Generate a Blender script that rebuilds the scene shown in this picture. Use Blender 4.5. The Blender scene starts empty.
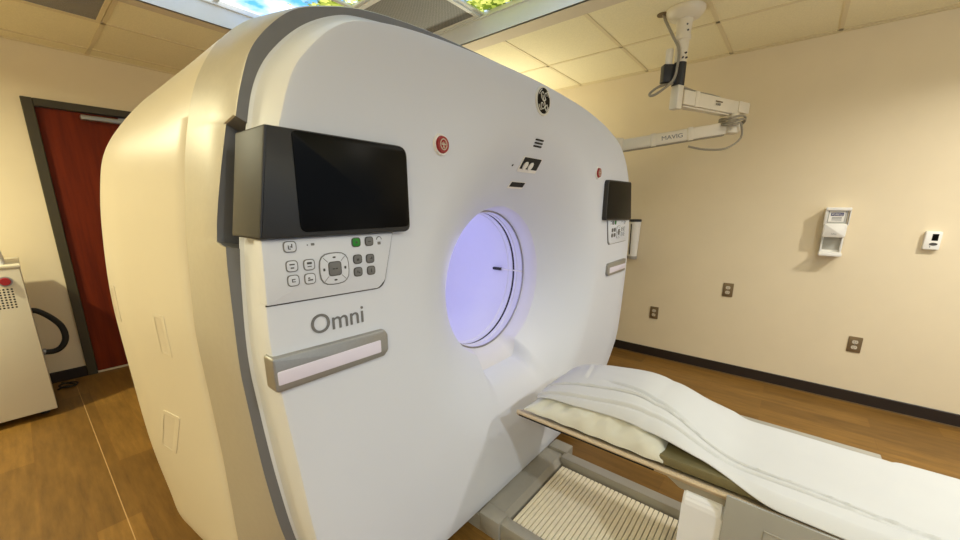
import bpy, bmesh, math, random
from mathutils import Vector, Matrix
random.seed(4)
PI = math.pi
scene = bpy.context.scene
COL = scene.collection

# ------------------------------------------------------------------ camera, world, lights, exposure
CAMZ = 1.4
cam = bpy.data.cameras.new('camera')
cam.sensor_width = 36.0
cam.lens = 377.162 * 36.0 / 960.0
cam.shift_y = 24.844 / 960.0
cam.clip_start = 0.02
cam_o = bpy.data.objects.new('camera', cam)
COL.objects.link(cam_o)
pit, yaw, rol = math.radians(13.002), math.radians(39.347), math.radians(0.182)
F = Vector((math.cos(yaw) * math.cos(pit), math.sin(yaw) * math.cos(pit), -math.sin(pit)))
Rv = Vector((math.sin(yaw), -math.cos(yaw), 0))
Uv = Rv.cross(F)
R2v = math.cos(rol) * Rv + math.sin(rol) * Uv
U2v = -math.sin(rol) * Rv + math.cos(rol) * Uv
mw = Matrix(((R2v.x, U2v.x, -F.x, 0), (R2v.y, U2v.y, -F.y, 0), (R2v.z, U2v.z, -F.z, CAMZ), (0, 0, 0, 1)))
cam_o.matrix_world = mw
scene.camera = cam_o

world = bpy.data.worlds.new('world')
scene.world = world
world.use_nodes = True
world.node_tree.nodes['Background'].inputs[0].default_value = (0.80, 0.95, 1.14, 1)
world.node_tree.nodes['Background'].inputs[1].default_value = 0.56

scene.view_settings.view_transform = 'Standard'
scene.view_settings.look = 'None'
scene.view_settings.gamma = 1.0
scene.view_settings.use_curve_mapping = False
scene.view_settings.exposure = 0.12

XR, YD, ZC = 3.727, 4.47, 2.553          # right wall, door wall, ceiling
XL, YB = -2.4, -3.0                      # the walls behind the camera
ZP = 2.69                                # luminous panels in the ceiling coffer
CX0, CX1, CY0, CY1 = 0.46, 2.275, 0.63, 3.075


def lin(c):
    return tuple(((v / 255.0) / 12.92 if v / 255.0 <= 0.04045 else ((v / 255.0 + 0.055) / 1.055) ** 2.4) for v in c)


DOWNLIGHTS = [   # x, y, watts, colour
    (2.55, -0.55, 6.0, (1.0, 0.98, 0.92)),
    (2.60, -1.45, 31, (1.0, 0.97, 0.90)),
    (0.30, -1.50, 29, (0.92, 0.99, 1.0)),  # fill lamp added behind the camera
    (-0.90, 1.02, 11.5, (0.97, 0.92, 0.62)),
    (-1.30, -0.60, 24, (0.97, 0.94, 0.70)),  # extra lamp added to brighten the cabinet and left floor
    (-1.10, 3.35, 56, (0.97, 0.92, 0.62)),
]
for i, (x, y, w, c) in enumerate(DOWNLIGHTS):
    l = bpy.data.lights.new('downlight_lamp', 'AREA')
    l.shape = 'DISK'
    l.size = 0.13
    l.spread = math.radians(150 if x > 0 else 165)
    l.energy = w
    l.color = c
    o = bpy.data.objects.new('downlight_lamp', l)
    o.location = (x, y, ZC - 0.012)
    COL.objects.link(o)
FILL_UPLIGHTS = [     # uplighters added out of view to brighten the ceiling
    (1.70, -2.20, 28, (0.94, 0.98, 0.90)),
    (3.05, 2.45, 14, (0.97, 0.95, 0.74)),
    (-1.70, 1.60, 22, (0.96, 0.92, 0.70)),
]
for (x, y, w, c) in FILL_UPLIGHTS:
    l = bpy.data.lights.new('fill_uplight', 'AREA')
    l.shape = 'DISK'
    l.size = 0.30
    l.energy = w
    l.color = c
    o = bpy.data.objects.new('fill_uplight', l)
    o.location = (x, y, 1.60)
    o.rotation_euler = (PI, 0, 0)
    COL.objects.link(o)
# the LED glow inside the bore
for (y, w) in ((1.36, 1.35), (1.62, 1.05), (1.92, 1.3)):
    l = bpy.data.lights.new('bore_lamp', 'POINT')
    l.energy = w
    l.color = (0.47, 0.47, 1.0)
    l.shadow_soft_size = 0.16
    o = bpy.data.objects.new('bore_lamp', l)
    o.location = (1.51, y, 1.10)
    COL.objects.link(o)


# ------------------------------------------------------------------ materials
def new_mat(name):
    m = bpy.data.materials.new(name)
    m.use_nodes = True
    nt = m.node_tree
    return m, nt, nt.nodes['Principled BSDF']


def mat(name, rgb, rough=0.5, metal=0.0, spec=0.5, var=0.04, scale=30.0, bump=0.0, bscale=200.0, coat=0.0):
    m, nt, b = new_mat(name)
    c = lin(rgb)
    tc = nt.nodes.new('ShaderNodeTexCoord')
    nz = nt.nodes.new('ShaderNodeTexNoise')
    nz.inputs['Scale'].default_value = scale
    nz.inputs['Detail'].default_value = 4
    nt.links.new(tc.outputs['Object'], nz.inputs['Vector'])
    rp = nt.nodes.new('ShaderNodeValToRGB')
    rp.color_ramp.elements[0].position = 0.3
    rp.color_ramp.elements[1].position = 0.7
    rp.color_ramp.elements[0].color = tuple(v * (1 - var) for v in c) + (1,)
    rp.color_ramp.elements[1].color = tuple(min(1, v * (1 + var)) for v in c) + (1,)
    nt.links.new(nz.outputs['Fac'], rp.inputs['Fac'])
    nt.links.new(rp.outputs['Color'], b.inputs['Base Color'])
    b.inputs['Roughness'].default_value = rough
    b.inputs['Metallic'].default_value = metal
    b.inputs['Specular IOR Level'].default_value = spec
    b.inputs['Coat Weight'].default_value = coat
    if bump:
        n2 = nt.nodes.new('ShaderNodeTexNoise')
        n2.inputs['Scale'].default_value = bscale
        n2.inputs['Detail'].default_value = 3
        nt.links.new(tc.outputs['Object'], n2.inputs['Vector'])
        bp = nt.nodes.new('ShaderNodeBump')
        bp.inputs['Strength'].default_value = bump
        bp.inputs['Distance'].default_value = 0.004
        nt.links.new(n2.outputs['Fac'], bp.inputs['Height'])
        nt.links.new(bp.outputs['Normal'], b.inputs['Normal'])
    return m


M = {}
M['wall'] = mat('wall_paint', (230, 215, 184), 0.75, var=0.012, scale=6, bump=0.08, bscale=260, spec=0.25)
M['tile'] = mat('ceiling_tile', (240, 228, 190), 0.9, var=0.05, scale=140, bump=0.5, bscale=160, spec=0.1)
M['tbar'] = mat('ceiling_bar', (226, 210, 170), 0.6, var=0.01)
M['drywall'] = mat('drywall', (212, 197, 172), 0.8, var=0.01)
M['fascia'] = mat('fascia_white', (222, 220, 214), 0.6, var=0.01)
M['base'] = mat('baseboard_vinyl', (38, 28, 22), 0.5, var=0.05)
M['frame'] = mat('door_frame_paint', (62, 55, 36), 0.5, var=0.03)
M['shell'] = mat('white_gloss_shell', (214, 218, 227), 0.42, var=0.006, scale=3, spec=0.4)
M['cover'] = mat('cream_shell', (212, 203, 182), 0.38, var=0.006, scale=3)
M['silver'] = mat('silver_paint', (186, 181, 168), 0.42, metal=0.3, var=0.02, scale=60)
M['silverface'] = mat('ring_face_grey', (122, 122, 124), 0.45, metal=0.3, var=0.02)  # darker grey than the silver band
M['bore'] = mat('bore_shell', (220, 220, 228), 0.5, var=0.006)
M['black'] = mat('black_glass', (3, 3, 3), 0.3, var=0.02, spec=0.12)
M['housing'] = mat('charcoal_plastic', (36, 37, 40), 0.45, var=0.03)
M['grey'] = mat('grey_plastic', (112, 112, 112), 0.5, var=0.02)
M['dgrey'] = mat('dark_line', (70, 68, 66), 0.6, var=0.02)
M['chrome'] = mat('brushed_metal', (158, 157, 154), 0.38, metal=0.6, var=0.03, scale=120)
M['lens'] = mat('frosted_lens', (222, 216, 232), 0.35, var=0.01)
M['green'] = mat('green_key', (28, 132, 34), 0.45, var=0.02)
M['red'] = mat('red_button', (150, 22, 26), 0.4, var=0.05)
M['white'] = mat('white_plastic', (236, 233, 226), 0.4, var=0.008)
M['sheet'] = mat('white_sheet', (197, 198, 198), 0.85, var=0.01, scale=8, bump=0.06, bscale=700, spec=0.15)
M['case'] = mat('pillowcase', (214, 214, 203), 0.85, var=0.02, scale=12, spec=0.15)
M['pad'] = mat('olive_pad', (112, 104, 72), 0.7, var=0.04)
M['cradle'] = mat('beige_rail', (196, 178, 150), 0.45, var=0.02)
M['tray'] = mat('grey_tray', (156, 152, 142), 0.5, var=0.02)
M['tread'] = mat('ribbed_tread', (236, 226, 200), 0.6, var=0.03)
M['rubber'] = mat('black_rubber', (20, 19, 18), 0.6, var=0.03)
M['skirt'] = mat('grey_vinyl', (158, 158, 154), 0.5, var=0.02, scale=10)
M['boom'] = mat('boom_paint', (226, 216, 194), 0.45, var=0.01)
M['cable'] = mat('grey_cable', (150, 142, 124), 0.6, var=0.03)
M['plate'] = mat('bronze_plate', (128, 108, 78), 0.4, metal=0.4, var=0.05)
M['ivory'] = mat('ivory_socket', (206, 196, 176), 0.5, var=0.02)
M['clear'] = mat('smoky_plastic', (176, 174, 166), 0.2, var=0.04, scale=20)
M['blueink'] = mat('blue_ink', (34, 36, 96), 0.6, var=0.03)
M['column'] = mat('column_white', (226, 229, 236), 0.4, var=0.006)
M['emblem'] = mat('emblem_silver', (224, 222, 212), 0.35, metal=0.1, var=0.02)
M['seam'] = mat('floor_seam_glint', (176, 142, 92), 0.6, var=0.05)  # seam with its bright reflection put into the pale colour


def wood_mat(name, c1, c2, grain=(1, 14, 14), rough=0.4):
    m, nt, b = new_mat(name)
    tc = nt.nodes.new('ShaderNodeTexCoord')
    mp = nt.nodes.new('ShaderNodeMapping')
    mp.inputs['Scale'].default_value = grain
    nz = nt.nodes.new('ShaderNodeTexNoise')
    nz.inputs['Scale'].default_value = 1.6
    nz.inputs['Detail'].default_value = 7
    nz.inputs['Roughness'].default_value = 0.65
    rp = nt.nodes.new('ShaderNodeValToRGB')
    rp.color_ramp.elements[0].position = 0.3
    rp.color_ramp.elements[1].position = 0.72
    rp.color_ramp.elements[0].color = lin(c1) + (1,)
    rp.color_ramp.elements[1].color = lin(c2) + (1,)
    nt.links.new(tc.outputs['Object'], mp.inputs['Vector'])
    nt.links.new(mp.outputs['Vector'], nz.inputs['Vector'])
    nt.links.new(nz.outputs['Fac'], rp.inputs['Fac'])
    nt.links.new(rp.outputs['Color'], b.inputs['Base Color'])
    b.inputs['Roughness'].default_value = rough
    b.inputs['Specular IOR Level'].default_value = 0.2
    return m


M['door'] = wood_mat('cherry_door', (88, 26, 5), (120, 42, 10), (14, 14, 0.9), 0.6)


def floor_mat():
    m, nt, b = new_mat('plank_floor')
    N, L = nt.nodes.new, nt.links.new
    tc = N('ShaderNodeTexCoord')
    mp = N('ShaderNodeMapping')
    mp.inputs['Rotation'].default_value = (0, 0, PI / 2)
    L(tc.outputs['Object'], mp.inputs['Vector'])
    br = N('ShaderNodeTexBrick')
    br.inputs['Scale'].default_value = 1.0
    br.inputs['Brick Width'].default_value = 0.92
    br.inputs['Row Height'].default_value = 0.152
    br.inputs['Mortar Size'].default_value = 0.0012
    br.inputs['Mortar Smooth'].default_value = 0.3
    br.inputs['Bias'].default_value = 0.0
    br.offset = 0.37
    br.inputs['Color1'].default_value = lin((132, 98, 46)) + (1,)
    br.inputs['Color2'].default_value = lin((110, 80, 36)) + (1,)
    br.inputs['Mortar'].default_value = lin((116, 80, 36)) + (1,)
    L(mp.outputs['Vector'], br.inputs['Vector'])
    mp2 = N('ShaderNodeMapping')
    mp2.inputs['Scale'].default_value = (9, 1.1, 1)
    L(tc.outputs['Object'], mp2.inputs['Vector'])
    nz = N('ShaderNodeTexNoise')
    nz.inputs['Scale'].default_value = 3.0
    nz.inputs['Detail'].default_value = 6
    nz.inputs['Roughness'].default_value = 0.7
    L(mp2.outputs['Vector'], nz.inputs['Vector'])
    rp = N('ShaderNodeValToRGB')
    rp.color_ramp.elements[0].color = (0.66, 0.63, 0.58, 1)
    rp.color_ramp.elements[1].color = (1.22, 1.2, 1.15, 1)
    rp.color_ramp.elements[0].position = 0.3
    rp.color_ramp.elements[1].position = 0.72
    L(nz.outputs['Fac'], rp.inputs['Fac'])
    mx = N('ShaderNodeMix')
    mx.data_type = 'RGBA'
    mx.blend_type = 'MULTIPLY'
    mx.inputs['Factor'].default_value = 1.0
    L(br.outputs['Color'], mx.inputs[6])
    L(rp.outputs['Color'], mx.inputs[7])
    L(mx.outputs[2], b.inputs['Base Color'])
    b.inputs['Roughness'].default_value = 0.42
    b.inputs['Specular IOR Level'].default_value = 0.35
    return m


M['floor'] = floor_mat()


def sky_panel_mat():
    # back-lit printed sky and tree panels
    m = bpy.data.materials.new('backlit_sky_print')
    m.use_nodes = True
    nt = m.node_tree
    nt.nodes.clear()
    N, L = nt.nodes.new, nt.links.new
    out = N('ShaderNodeOutputMaterial')
    em = N('ShaderNodeEmission')
    em.inputs['Strength'].default_value = 1.9
    tc = N('ShaderNodeTexCoord')
    big = N('ShaderNodeTexNoise')
    big.inputs['Scale'].default_value = 1.5
    big.inputs['Detail'].default_value = 8
    big.inputs['Roughness'].default_value = 0.72
    leaf = N('ShaderNodeTexVoronoi')
    leaf.inputs['Scale'].default_value = 34
    cloud = N('ShaderNodeTexNoise')
    cloud.inputs['Scale'].default_value = 3.5
    cloud.inputs['Detail'].default_value = 6
    for n in (big, leaf, cloud):
        L(tc.outputs['Object'], n.inputs['Vector'])
    r1 = N('ShaderNodeValToRGB')
    r1.color_ramp.elements[0].position = 0.50
    r1.color_ramp.elements[1].position = 0.53
    L(big.outputs['Fac'], r1.inputs['Fac'])
    rl = N('ShaderNodeValToRGB')
    e = rl.color_ramp.elements
    e[0].position = 0.0
    e[0].color = lin((40, 60, 14)) + (1,)
    e[1].position = 0.9
    e[1].color = lin((214, 214, 110)) + (1,)
    k = e.new(0.4)
    k.color = lin((110, 128, 40)) + (1,)
    L(leaf.outputs['Color'], rl.inputs['Fac'])
    rc = N('ShaderNodeValToRGB')
    e = rc.color_ramp.elements
    e[0].position = 0.4
    e[0].color = lin((86, 160, 236)) + (1,)
    e[1].position = 0.62
    e[1].color = lin((238, 246, 252)) + (1,)
    L(cloud.outputs['Fac'], rc.inputs['Fac'])
    mx = N('ShaderNodeMix')
    mx.data_type = 'RGBA'
    L(r1.outputs['Color'], mx.inputs['Factor'])
    L(rc.outputs['Color'], mx.inputs[6])
    L(rl.outputs['Color'], mx.inputs[7])
    L(mx.outputs[2], em.inputs['Color'])
    L(em.outputs[0], out.inputs['Surface'])
    return m


M['sky'] = sky_panel_mat()


def weave_mat(name, c1, c2, scale):
    m, nt, b = new_mat(name)
    N, L = nt.nodes.new, nt.links.new
    tc = N('ShaderNodeTexCoord')
    ck = N('ShaderNodeTexChecker')
    ck.inputs['Scale'].default_value = scale
    ck.inputs['Color1'].default_value = lin(c1) + (1,)
    ck.inputs['Color2'].default_value = lin(c2) + (1,)
    L(tc.outputs['Object'], ck.inputs['Vector'])
    L(ck.outputs['Color'], b.inputs['Base Color'])
    b.inputs['Roughness'].default_value = 0.7
    return m


M['mesh'] = weave_mat('perforated_grille', (158, 155, 150), (118, 116, 112), 140)
M['lamp'] = None
m = bpy.data.materials.new('lamp_diffuser')
m.use_nodes = True
m.node_tree.nodes.clear()
_o = m.node_tree.nodes.new('ShaderNodeOutputMaterial')
_e = m.node_tree.nodes.new('ShaderNodeEmission')
_e.inputs[0].default_value = (1, 0.88, 0.68, 1)
_e.inputs[1].default_value = 6
m.node_tree.links.new(_e.outputs[0], _o.inputs[0])
M['lamp'] = m


# ------------------------------------------------------------------ mesh helpers
WPOS = {}


def build(name, bm, mats, parent=None, smooth=True, angle=35):
    """Link bm (world coordinates) as ONE mesh object, local to its thing."""
    if not isinstance(mats, (list, tuple)):
        mats = [mats]
    w = Vector((0, 0, 0))
    if parent is not None:
        w = WPOS.get(parent.name, Vector((0, 0, 0)))
        bmesh.ops.translate(bm, verts=bm.verts, vec=-w)
    me = bpy.data.meshes.new(name)
    bmesh.ops.recalc_face_normals(bm, faces=bm.faces)
    bm.to_mesh(me)
    bm.free()
    for mm in mats:
        me.materials.append(mm)
    if smooth:
        for p in me.polygons:
            p.use_smooth = True
        me.set_sharp_from_angle(angle=math.radians(angle))
    o = bpy.data.objects.new(name, me)
    COL.objects.link(o)
    if parent is not None:
        o.parent = parent
        WPOS[o.name] = w
    return o


def thing(name, label, cat, loc, group=None):
    o = bpy.data.objects.new(name, None)
    o.empty_display_size = 0.05
    o.location = loc
    COL.objects.link(o)
    WPOS[o.name] = Vector(loc)
    return tag(o, label, cat, group)


def tag(o, label, cat, group=None, kind=None):
    o['label'] = label
    o['category'] = cat
    if group:
        o['group'] = group
    if kind:
        o['kind'] = kind
    return o


def rebase(o):
    """Move the origin of a single-mesh thing to the middle of its base."""
    vs = [v.co for v in o.data.vertices]
    c = Vector(((min(v.x for v in vs) + max(v.x for v in vs)) / 2, (min(v.y for v in vs) + max(v.y for v in vs)) / 2, min(v.z for v in vs)))
    o.data.transform(Matrix.Translation(-c))
    o.location = c
    return o


def struct(name, bm, m, parent=None, smooth=True):
    o = build(name, bm, m, parent, smooth)
    if parent is None:
        o['kind'] = 'structure'
    return o


def dup(root, loc, label=None):
    r = root.copy()
    COL.objects.link(r)
    r.location = loc
    if label:
        r['label'] = label
    for ch in list(root.children):
        c = ch.copy()
        COL.objects.link(c)
        c.parent = r
        for g in ch.children:
            d = g.copy()
            COL.objects.link(d)
            d.parent = c
    return r


def box(bm, lo, hi, bev=0.0, seg=2, mi=0):
    lo, hi = Vector(lo), Vector(hi)
    vs = [bm.verts.new((x, y, z)) for x in (lo.x, hi.x) for y in (lo.y, hi.y) for z in (lo.z, hi.z)]
    fs = [bm.faces.new([vs[i] for i in q]) for q in ((0, 1, 3, 2), (4, 6, 7, 5), (0, 4, 5, 1), (2, 3, 7, 6), (0, 2, 6, 4), (1, 5, 7, 3))]
    for f in fs:
        f.material_index = mi
    if bev:
        es = list({e for f in fs for e in f.edges})
        r = bmesh.ops.bevel(bm, geom=es, offset=bev, segments=seg, affect='EDGES', profile=0.5)
        for f in r['faces']:
            f.material_index = mi
    return bm


def beam(bm, p0, p1, w, h, bev=0.0, mi=0):
    """Box beam from p0 to p1, w across (horizontal), h high."""
    p0, p1 = Vector(p0), Vector(p1)
    d = p1 - p0
    L = d.length
    d.normalize()
    side = d.cross(Vector((0, 0, 1))).normalized()
    up = side.cross(d)
    t = bmesh.new()
    box(t, (0, -w / 2, -h / 2), (L, w / 2, h / 2), bev, 2, mi)
    mt = Matrix((( d.x, side.x, up.x, p0.x), (d.y, side.y, up.y, p0.y), (d.z, side.z, up.z, p0.z), (0, 0, 0, 1)))
    t.transform(mt)
    me = bpy.data.meshes.new('t')
    t.to_mesh(me)
    t.free()
    bm.from_mesh(me)
    bpy.data.meshes.remove(me)
    return bm


def catmull(pts, n=10, closed=False):
    P = [Vector(p) for p in pts]
    out = []
    m = len(P)
    rng = range(m if closed else m - 1)
    for i in rng:
        if closed:
            a, b, c, d = P[(i - 1) % m], P[i], P[(i + 1) % m], P[(i + 2) % m]
        else:
            a, b, c, d = P[max(i - 1, 0)], P[i], P[i + 1], P[min(i + 2, m - 1)]
        for k in range(n):
            t = k / n
            out.append(0.5 * ((2 * b) + (c - a) * t + (2 * a - 5 * b + 4 * c - d) * t * t + (3 * b - a - 3 * c + d) * t ** 3))
    if not closed:
        out.append(P[-1])
    return out


def tube(bm, pts, r, n=8, mi=0, closed=False):
    P = [Vector(p) for p in pts]
    up = Vector((0.123, 0.31, 0.94)).normalized()
    rings = []
    m = len(P)
    for i, p in enumerate(P):
        if closed:
            d = P[(i + 1) % m] - P[i - 1]
        else:
            d = P[min(i + 1, m - 1)] - P[max(i - 1, 0)]
        d.normalize()
        s = d.cross(up)
        if s.length < 1e-3:
            s = d.cross(Vector((1, 0, 0)))
        s.normalize()
        u = s.cross(d)
        rings.append([bm.verts.new(p + r * (math.cos(2 * PI * k / n) * s + math.sin(2 * PI * k / n) * u)) for k in range(n)])
    for i in range(m if closed else m - 1):
        a, b = rings[i], rings[(i + 1) % m]
        for k in range(n):
            f = bm.faces.new((a[k], a[(k + 1) % n], b[(k + 1) % n], b[k]))
            f.material_index = mi
    if not closed:
        for f in (bm.faces.new(rings[0][::-1]), bm.faces.new(rings[-1])):
            f.material_index = mi
    return bm


def cyl(bm, p0, p1, r0, r1=None, n=24, mi=0):
    r1 = r0 if r1 is None else r1
    p0, p1 = Vector(p0), Vector(p1)
    d = (p1 - p0).normalized()
    s = d.cross(Vector((0, 0, 1)))
    if s.length < 1e-3:
        s = Vector((1, 0, 0))
    s.normalize()
    u = s.cross(d)
    rr = [[bm.verts.new(p + r * (math.cos(2 * PI * k / n) * s + math.sin(2 * PI * k / n) * u)) for k in range(n)] for p, r in ((p0, r0), (p1, r1))]
    fs = [bm.faces.new((rr[0][k], rr[0][(k + 1) % n], rr[1][(k + 1) % n], rr[1][k])) for k in range(n)]
    fs += [bm.faces.new(rr[0][::-1]), bm.faces.new(rr[1])]
    for f in fs:
        f.material_index = mi
    return bm


def lathe(bm, prof, cx, cy, n=32, mi=0):
    """Revolve (r, z) profile round a vertical axis, closed at both ends."""
    rr = [[bm.verts.new((cx + r * math.cos(2 * PI * k / n), cy + r * math.sin(2 * PI * k / n), z)) for k in range(n)] for r, z in prof]
    fs = []
    for a, b in zip(rr, rr[1:]):
        fs += [bm.faces.new((a[k], a[(k + 1) % n], b[(k + 1) % n], b[k])) for k in range(n)]
    fs += [bm.faces.new(rr[0][::-1]), bm.faces.new(rr[-1])]
    for f in fs:
        f.material_index = mi
    return bm


def rounded(pts, rad, n=5):
    """Fillet the corners of a 2D polygon. rad: one radius or one per corner."""
    m = len(pts)
    rads = rad if isinstance(rad, (list, tuple)) else [rad] * m
    out = []
    for i in range(m):
        p, a, b = Vector(pts[i]), Vector(pts[i - 1]), Vector(pts[(i + 1) % m])
        r = rads[i]
        if r <= 0:
            out.append(p)
            continue
        da, db = (a - p), (b - p)
        la, lb = da.length, db.length
        da.normalize()
        db.normalize()
        ang = da.angle(db)
        t = min(r / math.tan(ang / 2), la * 0.49, lb * 0.49)
        s, e = p + da * t, p + db * t
        for k in range(n + 1):
            u = k / n
            out.append((1 - u) ** 2 * s + 2 * u * (1 - u) * p + u * u * e)
    return out


def prism(bm, pts, y0, y1, mi=0, bev=0.0, tomap=None):
    """Polygon in (x, z) extruded from y0 (front) to y1, front edge chamfered by bev."""
    tomap = tomap or (lambda x, y, z: (x, y, z))
    m = len(pts)
    rings = []
    if bev:
        c = sum((Vector(p) for p in pts), Vector((0, 0))) / m
        nrm = []
        for i in range(m):
            a, b = Vector(pts[i - 1]), Vector(pts[(i + 1) % m])
            t = (b - a).normalized()
            nv = Vector((-t.y, t.x))
            if nv.dot(Vector(pts[i]) - c) > 0:
                nv = -nv
            nrm.append(nv)
        for k in range(3):
            f = k / 2
            off = bev * (1 - math.sin(f * PI / 2))
            rings.append([bm.verts.new(tomap(pts[i][0] + nrm[i].x * off, y0 + bev * (1 - math.cos(f * PI / 2)), pts[i][1] + nrm[i].y * off)) for i in range(m)])
    else:
        rings.append([bm.verts.new(tomap(p[0], y0, p[1])) for p in pts])
    rings.append([bm.verts.new(tomap(p[0], y1, p[1])) for p in pts])
    fs = [bm.faces.new(rings[0]), bm.faces.new(rings[-1][::-1])]
    for a, b in zip(rings, rings[1:]):
        fs += [bm.faces.new((a[i], a[(i + 1) % m], b[(i + 1) % m], b[i])) for i in range(m)]
    for f in fs:
        f.material_index = mi
    return bm


def text_bm(bm, s, w, h, origin, right, up, depth=0.0015, mi=0, shear=0.0):
    """Lettering fitted in a w x h rectangle whose lower-left corner is origin."""
    cu = bpy.data.curves.new('txt', 'FONT')
    cu.body = s
    cu.size = 1.0
    cu.shear = shear
    cu.extrude = 0.0
    o = bpy.data.objects.new('txt', cu)
    me = bpy.data.meshes.new_from_object(o)
    bpy.data.objects.remove(o)
    bpy.data.curves.remove(cu)
    xs = [v.co.x for v in me.vertices]
    ys = [v.co.y for v in me.vertices]
    x0, x1, y0, y1 = min(xs), max(xs), min(ys), max(ys)
    R_, U_ = Vector(right).normalized(), Vector(up).normalized()
    Nn = R_.cross(U_)
    o0 = Vector(origin)
    t = bmesh.new()
    t.from_mesh(me)
    for v in t.verts:
        a, b = (v.co.x - x0) / (x1 - x0) * w, (v.co.y - y0) / (y1 - y0) * h
        v.co = o0 + R_ * a + U_ * b + Nn * depth
    r = bmesh.ops.extrude_face_region(t, geom=list(t.faces))
    bmesh.ops.translate(t, verts=[g for g in r['geom'] if isinstance(g, bmesh.types.BMVert)], vec=-Nn * depth)
    for f in t.faces:
        f.material_index = mi
    t.to_mesh(me)
    t.free()
    bm.from_mesh(me)
    bpy.data.meshes.remove(me)
    return bm


def loft(bm, rings, closed_ring=True, mi=0, cap0=False, cap1=False):
    vr = [[bm.verts.new(p) for p in r] for r in rings]
    n = len(vr[0])
    for a, b in zip(vr, vr[1:]):
        for k in range(n if closed_ring else n - 1):
            f = bm.faces.new((a[k], a[(k + 1) % n], b[(k + 1) % n], b[k]))
            f.material_index = mi
    if cap0:
        bm.faces.new(vr[0][::-1])
    if cap1:
        bm.faces.new(vr[-1])
    return bm


# ------------------------------------------------------------------ the room
T = 0.12
struct('floor', box(bmesh.new(), (XL - T, YB - T, -T), (XR + T, YD + T, 0)), M['floor'], smooth=False)
struct('wall_right', box(bmesh.new(), (XR, YB - T, 0), (XR + T, YD + T, ZC + 0.3)), M['wall'], smooth=False)
struct('wall_left', box(bmesh.new(), (XL - T, YB - T, 0), (XL, YD + T, ZC + 0.3)), M['wall'], smooth=False)
DX0, DX1, DZ1 = 0.187, 1.36, 2.178
bm = bmesh.new()
box(bm, (XL, YD, 0), (DX0 + 0.02, YD + T, ZC + 0.3))
box(bm, (DX1 - 0.02, YD, 0), (XR, YD + T, ZC + 0.3))
box(bm, (DX0 + 0.02, YD, DZ1 - 0.02), (DX1 - 0.02, YD + T, ZC + 0.3))
struct('wall_back', bm, M['wall'], smooth=False)

# ceiling with the rectangular coffer left open
BZ = 0.02
bm = bmesh.new()
box(bm, (XL, YB, ZC), (CX0 - 0.155, YD, ZC + BZ))
box(bm, (CX1 + 0.155, YB, ZC), (XR, YD, ZC + BZ))
box(bm, (CX0 - 0.155, CY1 + 0.11, ZC), (CX1 + 0.155, YD, ZC + BZ))
box(bm, (CX0 - 0.155, YB, ZC), (CX1 + 0.155, CY0 - 0.155, ZC + BZ))
struct('ceiling', bm, M['tile'], smooth=False)
# plain border round the coffer
bm = bmesh.new()
box(bm, (CX1 + 0.004, CY0 - 0.155, ZC - 0.004), (CX1 + 0.155, CY1 + 0.11, ZC + BZ))
box(bm, (CX0 - 0.155, CY0 - 0.155, ZC - 0.004), (CX0 - 0.004, CY1 + 0.11, ZC + BZ))
box(bm, (CX0 - 0.004, CY1 + 0.004, ZC - 0.004), (CX1 + 0.004, CY1 + 0.11, ZC + BZ))
box(bm, (CX0 - 0.004, CY0 - 0.155, ZC - 0.004), (CX1 + 0.004, CY0 - 0.004, ZC + BZ))
struct('trim_1', bm, M['drywall'], smooth=False)
# coffer sides
bm = bmesh.new()
box(bm, (CX1, CY0 - 0.02, ZC - 0.004), (CX1 + 0.02, CY1 + 0.02, ZP + 0.06))
box(bm, (CX0 - 0.02, CY0 - 0.02, ZC - 0.004), (CX0, CY1 + 0.02, ZP + 0.06))
box(bm, (CX0, CY1, ZC - 0.004), (CX1, CY1 + 0.02, ZP + 0.06))
box(bm, (CX0, CY0 - 0.02, ZC - 0.004), (CX1, CY0, ZP + 0.06))
box(bm, (CX1 - 0.012, CY0, ZP - 0.03), (CX1, CY1, ZP - 0.02))
box(bm, (CX0, CY1 - 0.012, ZP - 0.03), (CX1, CY1, ZP - 0.02))
box(bm, (CX0 - 0.02, CY0 - 0.02, ZP + 0.06), (CX1 + 0.02, CY1 + 0.02, ZP + 0.08))
struct('trim_2', bm, M['fascia'], smooth=False)
# suspended ceiling bars
bm = bmesh.new()
bw, z0 = 0.012, ZC - 0.004


def bar(x0, y0, x1, y1):
    box(bm, (min(x0, x1) - (bw if x0 == x1 else 0), min(y0, y1) - (bw if y0 == y1 else 0), z0), (max(x0, x1) + (bw if x0 == x1 else 0), max(y0, y1) + (bw if y0 == y1 else 0), ZC + 0.001))


for x in (3.055, 3.68):
    bar(x, YB, x, YD)
for k in range(-7, 6):
    bar(CX1 + 0.16, 1.172 + 0.611 * k, XR, 1.172 + 0.611 * k)
for y in (3.64, 4.28):
    bar(XL, y, CX1 + 0.16, y)
for k in range(-5, 4):
    bar(0.592 + 0.611 * k, CY1 + 0.11, 0.592 + 0.611 * k, YD)
for y in (3.03, 2.42, 1.81, 1.2, 0.59, -0.02, -0.63, -1.24, -1.85, -2.46):
    bar(XL, y, CX0 - 0.16 if y > 0.4 else CX1 + 0.1, y)
for x in (-1.85, -1.24, -0.63, -0.02):
    bar(x, YB, x, CY1 + 0.11)
box(bm, (XR - 0.02, YB, ZC - 0.006), (XR, YD, ZC))
box(bm, (XL, YD - 0.02, ZC - 0.006), (XR, YD, ZC))
struct('trim_3', bm, M['tbar'], smooth=False)
# bars between the luminous panels
bm = bmesh.new()
px = [CX0 + 0.605 * k for k in range(4)]
py = [CY1 - 0.611 * k for k in range(5)]
for x in px[1:3]:
    box(bm, (x - 0.014, CY0, ZP - 0.012), (x + 0.014, CY1, ZP))
for y in py[1:4]:
    box(bm, (CX0, y - 0.014, ZP - 0.012), (CX1, y + 0.014, ZP))
struct('trim_4', bm, M['fascia'], smooth=False)

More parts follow.
